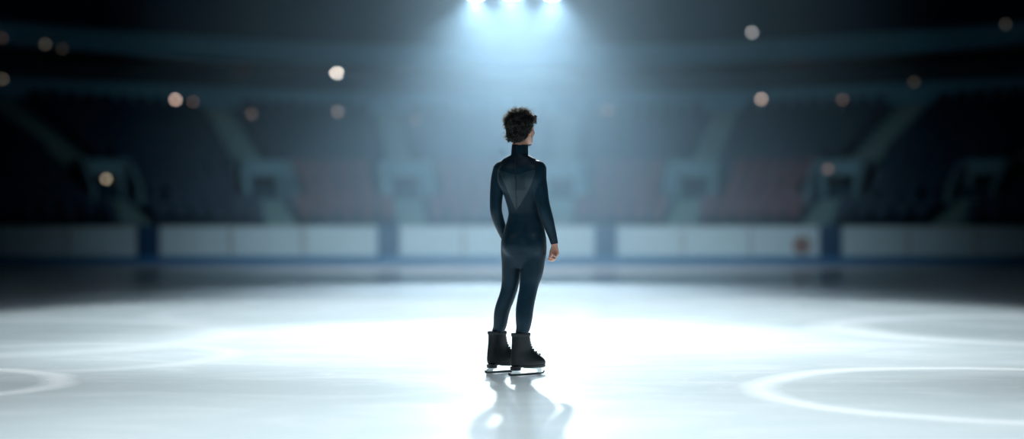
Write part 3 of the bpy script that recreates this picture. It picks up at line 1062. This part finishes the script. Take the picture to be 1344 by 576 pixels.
# keep the body itself from being eaten by a wrist's zone: only small pieces near the hands go
dz = np.linalg.norm(BV - WL, axis=1)
torso_like = (BV[:, 1] < SY + 0.085)
sel2 = sel | (torso_like & (dz < 0.25) & (BV[:, 2] > 0.3))
selL = sel2
keepf = selL[BQ].all(1)
SVx, SQx, used = submesh(BV, BQ, keepf)
bump_off = 0.0035
SVx = SVx + BN[used] * bump_off
suit = child('bodysuit', SVx, SQx, M['suit'])
sm = suit.modifiers.new('thickness', 'SOLIDIFY'); sm.thickness = 0.003; sm.offset = -1.0

# sheer back panel (a long V) and the centre zip, both lying on the suit
fc = BV[BQ].mean(1)
pxx = fc[:, 0] * F / fc[:, 1] + 672; pyy = HOR - (fc[:, 2] - CAMZ) * F / fc[:, 1]
fn = BN[BQ].mean(1)
backf = (fn[:, 1] < -0.1) & keepf
tt = np.clip((pyy - 222) / (275 - 222), 0, 1)
left_e = 653 + (677 - 653) * tt ** 0.9; right_e = 702.5 - (702.5 - 678.5) * tt ** 1.5
top_e = 226 + 3.0 * np.cos((pxx - 677) / 26 * math.pi)
vpan = backf & (pxx > left_e) & (pxx < right_e) & (pyy > top_e) & (pyy < 275) & (fc[:, 1] < SY + 0.02)
# the arms in front of the back stay plain
vpan &= ~((pxx > 704) | (pxx < 655))
vv, vq, vu = submesh(BV, BQ, vpan)
o = child('back_panel', vv + BN[vu] * (bump_off + 0.0015), vq, M['mesh_panel'], suit, BASE)
o['label'] = 'slightly lighter V-shaped back panel'
zx = 675.5 + (pyy - 196) * 0.035
zp = backf & (np.abs(pxx - zx) < 0.85) & (pyy > 191) & (pyy < 276)
zv, zq, zu = submesh(BV, BQ, zp)
child('back_zip', zv + BN[zu] * (bump_off + 0.0035), zq, M['zip'], suit, BASE)

# face: eyes, lids, brows and lips (the face is turned away)
HL = (BV - HC) @ HR
HLm = HL[(HL[:, 1] > 0.03) & (np.abs(HL[:, 2]) < 0.13)]


def face_f(r, u):
    """How far forward the face lies at a point across and up it."""
    near = HLm[(np.abs(HLm[:, 0] - r) < 0.006) & (np.abs(HLm[:, 2] - u) < 0.006)]
    return near[:, 1].max() if len(near) else 0.085


def fp(r, u, out=0.0):
    return Vector(hp(r, face_f(r, u) + out, u)) - BASE


for s in (-1, 1):
    fe = face_f(s * .031, .001)
    c = Vector(hp(s * .031, fe - .0075, .001)) - BASE
    bm = bmesh.new()
    bmesh.ops.create_uvsphere(bm, u_segments=20, v_segments=12, radius=.0115, matrix=Matrix.Translation(c))
    e = mesh_obj('eye', bm, M['eye'], person, True)
    bm = bmesh.new()
    bmesh.ops.create_uvsphere(bm, u_segments=16, v_segments=10, radius=.0058, matrix=Matrix.Translation(c + Vector(hf) * .0066))
    mesh_obj('iris', bm, M['iris'], e, True)
    for nm, sg in (('upper_eyelid', 1), ('lower_eyelid', -1)):
        bm = bmesh.new()
        pts = []
        for k in range(9):
            a = math.pi * k / 8
            pts.append(c + Vector(hr) * (math.cos(a) * .0125) + Vector(hu) * (sg * math.sin(a) * (.0052 if sg > 0 else .0062)) + Vector(hf) * (.0040 + .0060 * math.sin(a)))
        tube(bm, pts, [.0022, .003, .0036, .004, .004, .004, .0036, .003, .0022], 8)
        mesh_obj(nm, bm, M['skin'], e, True)
    bm = bmesh.new()
    tube(bm, [fp(s * (.014 + .036 * k / 6), .022 + .006 * math.sin(math.pi * k / 6), .001) for k in range(7)], [.0018, .003, .0034, .0034, .003, .0024, .001], 8)
    mesh_obj('eyebrow', bm, M['hair'], person, True)
bm = bmesh.new()
for up, rr in ((-.0590, .0036), (-.0660, .0042)):
    tube(bm, [fp(-.021 + .042 * k / 8, -.0625 + (up + .0625) * math.sin(math.pi * k / 8), -.0008) for k in range(9)], [.001] + [rr * math.sin(math.pi * (k + .6) / 9.2) + .0012 for k in range(7)] + [.001], 8)
mesh_obj('lips', bm, M['lips'], person, True)

# hair: a mass of short curls with loose locks standing out of it
H = Field(HC - np.array([.16, .17, .13]), HC + np.array([.16, .17, .17]), 0.0036)
H.ell(hp(0, -.014, .036), (.080, .096, .080), HR, .01)
H.ell(hp(0, -.040, -.015), (.079, .066, .066), HR, .02)
H.ell(hp(0, -.048, -.045), (.068, .052, .050), HR, .02)
H.ell(hp(0, -.030, .004), (.088, .082, .058), HR, .02)
H.ell(hp(0, -.058, -.066), (.042, .032, .036), HR, .02)


def scalp(u, v):
    """Direction on the hair cap in the head's own axes: u around, v up."""
    return np.array([math.cos(v) * math.sin(u), math.cos(v) * math.cos(u), math.sin(v)])


tufts = []
for i in range(330):
    u = RNG.uniform(-math.pi, math.pi); v = math.asin(RNG.uniform(-0.62, 1.0))
    dirn = scalp(u, v)
    if dirn[1] > 0.25 and dirn[2] < 0.42: continue          # the face stays open
    if abs(dirn[0]) > 0.55 and dirn[2] < -0.10 and dirn[1] > -0.15: continue    # ears stay open
    wide = 1.0 if dirn[2] > -0.2 else 0.80
    p = hp(0, -.014, .030) + HR @ (dirn * np.array([.078, .092, .076]) * wide)
    if dirn[2] < -0.25:
        p = hp(0, -.050, -.020) + HR @ (dirn * np.array([.074, .056, .084]))
    tufts.append((p, HR @ dirn, dirn))
    r = RNG.uniform(.011, .019) * (1.0 if dirn[2] > -0.2 else 0.7)
    t2 = p + HR @ dirn * RNG.uniform(.004, .016) + RNG.normal(0, .006, 3)
    H.cone(p, t2, r, r * .6, .006)
# fringe and crown volume
for i in range(40):
    a = RNG.uniform(-1.2, 1.2)
    p = hp(math.sin(a) * .066, .045 + .03 * math.cos(a), .068 + RNG.uniform(-.016, .022))
    H.cone(p, p + HR @ np.array([math.sin(a) * .012, .014, RNG.uniform(-.012, .014)]), .014, .008, .008)
HV, HQ = H.surface(1)
hair = child('hair', HV, HQ, M['hair'])
bm = bmesh.new()
b0 = np.array(BASE)
for (p, dn, dl) in tufts:
    for rep in range(4):
        if dl[2] < -0.5 and rep > 1: continue
        q = p + RNG.normal(0, .009, 3)
        tang = np.cross(dn, RNG.normal(0, 1, 3)); tang /= np.linalg.norm(tang) + 1e-9
        L = RNG.uniform(.012, .030) * (1.0 if dl[2] > 0 else .6)
        swirl = dn * .65 + tang * .75
        a = q - dn * .006
        b = q + dn * L * .35 + tang * L * .25
        c = b + swirl * L * .5
        e = c + (tang * .8 + dn * .2 - np.array([0, 0, .35])) * L * .4
        tube(bm, [a - b0, b - b0, c - b0, e - b0], [.0030, .0026, .0018, .0003], 5, False)
HN = normals(HV, HQ)
for i in RNG.integers(0, len(HV), 1300):
    p, dn = HV[i], HN[i]
    dl = HR.T @ dn
    rel = HR.T @ (p - HC)
    if rel[1] > 0.02 and rel[2] < 0.03: continue
    tang = np.cross(dn, RNG.normal(0, 1, 3)); tang /= np.linalg.norm(tang) + 1e-9
    tang = tang * .8 - np.array([0, 0, .5]); L = RNG.uniform(.010, .020) * (1.0 if rel[2] > -.03 else .7)
    a = p - dn * .004 - b0
    tube(bm, [a, a + dn * .006 + tang * L * .3, a + dn * .008 + tang * L * .7, a + dn * .004 + tang * L], [.0030, .0030, .0022, .0004], 5, False)
mesh_obj('loose_locks', bm, M['lock'], hair, True)
bm = bmesh.new()
for i in range(1700):  # pale fine hairs added round the outline for the bright rim
    p, dn, dl = tufts[int(RNG.integers(len(tufts)))]
    if dl[2] < -0.55 or (dn[1] < -0.38 and dn[2] < 0.66): continue
    q = p + RNG.normal(0, .009, 3) + dn * .008
    tang = np.cross(dn, RNG.normal(0, 1, 3)); tang /= np.linalg.norm(tang) + 1e-9
    L = RNG.uniform(.018, .032)
    tube(bm, [q - b0, q + dn * L * .6 + tang * L * .2 - b0, q + dn * L * .9 + tang * L * .6 - b0, q + dn * L * .95 + tang * L * 1.0 - b0], [.0015, .0015, .0011, .0003], 4, False)
mesh_obj('flyaway_rim_strands', bm, M['rim_strand'], hair, True)


# skates
def skate(hl, off=BASE):
    """Boot, laces, cuff, sole with heel, and blade; u forward from the heel, v up from the ice."""
    m = Matrix.Translation(Vector(hl) - off) @ Matrix.Rotation(FOOT_YAW, 4, 'Z')
    prof = [(.062, .012, .288, .036), (.068, .004, .293, .040), (.085, .000, .295, .043), (.102, -.001, .288, .043), (.118, .000, .268, .041), (.134, .002, .240, .039),
            (.150, .004, .212, .037), (.168, .007, .188, .036), (.190, .010, .172, .037), (.215, .013, .163, .040), (.245, .016, .156, .044), (.270, .017, .152, .046),
            (.288, .015, .152, .047), (.291, .017, .150, .046), (.288, .021, .146, .042), (.250, .024, .146, .038)]
    bm = bmesh.new()
    rings = []
    seg = 36
    for (v, u0, u1, w) in prof:
        ring = []
        for k in range(seg):
            t = 2 * math.pi * k / seg
            c, s = math.cos(t), math.sin(t)
            c = math.copysign(abs(c) ** 0.85, c)
            u = (u0 + u1) / 2 + (u1 - u0) / 2 * c
            f = (u - u0) / (u1 - u0)
            low = max(0.0, min(1.0, (0.16 - v) / 0.06))
            ww = w * (1 - low * (0.24 * (1 - min(1, f / 0.55)) if f < 0.55 else 0.10 * max(0, (f - 0.72) / 0.28)))
            ring.append(bm.verts.new(m @ Vector((u, ww * math.copysign(abs(s) ** 0.9, s), v))))
        rings.append(ring)
    for r0, r1 in zip(rings, rings[1:]):
        for k in range(seg):
            bm.faces.new((r0[k], r0[(k + 1) % seg], r1[(k + 1) % seg], r1[k]))
    bm.faces.new(list(reversed(rings[0])))
    boot = mesh_obj('ice_skate', bm, M['boot'], person, True)
    ss = boot.modifiers.new('round', 'SUBSURF'); ss.levels = 1; ss.render_levels = 1
    # sole plate and heel block
    bm = bmesh.new()

    def slab2(poly, v0, v1, taper=1.0):
        a = [bm.verts.new(m @ Vector((u, w, v1))) for u, w in poly]
        cu = sum(u for u, w in poly) / len(poly)
        b = [bm.verts.new(m @ Vector((cu + (u - cu) * taper, w * taper, v0))) for u, w in poly]
        n = len(poly)
        bm.faces.new(a); bm.faces.new(list(reversed(b)))
        for i in range(n): bm.faces.new((a[(i + 1) % n], a[i], b[i], b[(i + 1) % n]))
    heel = [(.040 + .042 * math.cos(t), .033 * math.sin(t)) for t in [2 * math.pi * k / 20 for k in range(20)]]
    slab2(heel, .038, .066, 0.92)
    fore = [(.200 + .094 * math.cos(t), .041 * math.sin(t) * (1 - .12 * math.cos(t))) for t in [2 * math.pi * k / 24 for k in range(24)]]
    slab2(fore, .050, .066, 0.95)
    bridge = [(.07, -.022), (.13, -.026), (.13, .026), (.07, .022)]
    slab2(bridge, .056, .066, 0.95)
    mesh_obj('sole', bm, M['sole'], boot)
    # blade: mounting plates, stanchions, runner with toe pick
    bm = bmesh.new()
    w = .010
    prism(bm, [(-.002, .040), (.080, .040), (.080, .034), (.050, .030), (.046, .014), (.000, .014), (-.006, .022), (.012, .034)], w, m)
    bmesh.ops.recalc_face_normals(bm, faces=bm.faces)
    bl = mesh_obj('blade_mount', bm, M['steel'], boot)
    bl['label'] = 'bright steel heel mount of the blade'
    bm = bmesh.new()
    prism(bm, [(.150, .052), (.262, .052), (.262, .046), (.258, .040), (.262, .014), (.228, .014), (.222, .036), (.150, .046)], w, m)
    bmesh.ops.recalc_face_normals(bm, faces=bm.faces)
    bl = mesh_obj('blade_mount', bm, M['steel'], boot)
    bl['label'] = 'bright steel toe mount of the blade'
    bm = bmesh.new()
    prism(bm, [(-.020, .012), (-.016, .004), (-.004, .0008), (.12, .0003), (.25, .0010), (.276, .005), (.285, .013), (.290, .021), (.284, .025), (.276, .017), (.268, .016), (.02, .014), (-.004, .015), (-.012, .024), (-.020, .022)], .0065, m)
    bmesh.ops.recalc_face_normals(bm, faces=bm.faces)
    mesh_obj('blade', bm, M['edge_steel'], boot)
    # laces and tongue
    bm = bmesh.new()
    for k in range(9):
        v = .130 + k * .018
        uu = [q for q in prof[:13]]
        u1 = float(np.interp(v, [q[0] for q in uu], [q[2] for q in uu]))
        hw = .018
        for sgn in (-1, 1):
            pts = [m @ Vector((u1 - .016, -hw * sgn, v)), m @ Vector((u1 + .001, -hw * .4 * sgn, v + .005)), m @ Vector((u1 + .002, hw * .4 * sgn, v + .010)), m @ Vector((u1 - .014, hw * sgn, v + .016))]
            tube(bm, pts, .0028, 6)
    mesh_obj('laces', bm, M['lace'], boot, True)
    bm = bmesh.new()
    n = 28
    rin = []
    for (v, e) in ((.272, .0035), (.280, .006), (.292, .006), (.294, .003)):
        rin.append([bm.verts.new(m @ Vector((.0845 + (.069 + e) * math.cos(t), (.0465 + e) * math.sin(t), v))) for t in [2 * math.pi * k / n for k in range(n)]])
    for r0, r1 in zip(rin, rin[1:]):
        for k in range(n): bm.faces.new((r0[k], r0[(k + 1) % n], r1[(k + 1) % n], r1[k]))
    mesh_obj('cuff', bm, M['lace'], boot, True)
    return boot


skate(HEEL_R)
skate(HEEL_L)

# ================================================================== CAMERA, WORLD, EXPOSURE
cd = bpy.data.cameras.new('camera')
cam = bpy.data.objects.new('camera', cd)
link(cam)
cam.location = (0, 0, CAMZ)
cam.rotation_euler = (R(90), 0, 0)
cd.sensor_width = 36.0
cd.lens = 50.0
cd.shift_y = (HOR - 288.0) / 1344.0
cd.clip_end = 200
cd.dof.use_dof = True
cd.dof.focus_distance = 9.85
cd.dof.aperture_fstop = 50.0 / 118.0
scene.camera = cam

w = bpy.data.worlds.new('world')
w.use_nodes = True
w.node_tree.nodes['Background'].inputs['Color'].default_value = (0.0, 0.0, 0.0, 1)
w.node_tree.nodes['Background'].inputs['Strength'].default_value = 0.0
scene.world = w

vs = scene.view_settings
vs.view_transform = 'Standard'
vs.look = 'None'
vs.exposure = 0.0
vs.gamma = 1.0
vs.use_curve_mapping = False
scene.cycles.use_denoising = True
scene.cycles.max_bounces = 8
scene.cycles.diffuse_bounces = 2
scene.cycles.volume_bounces = 1
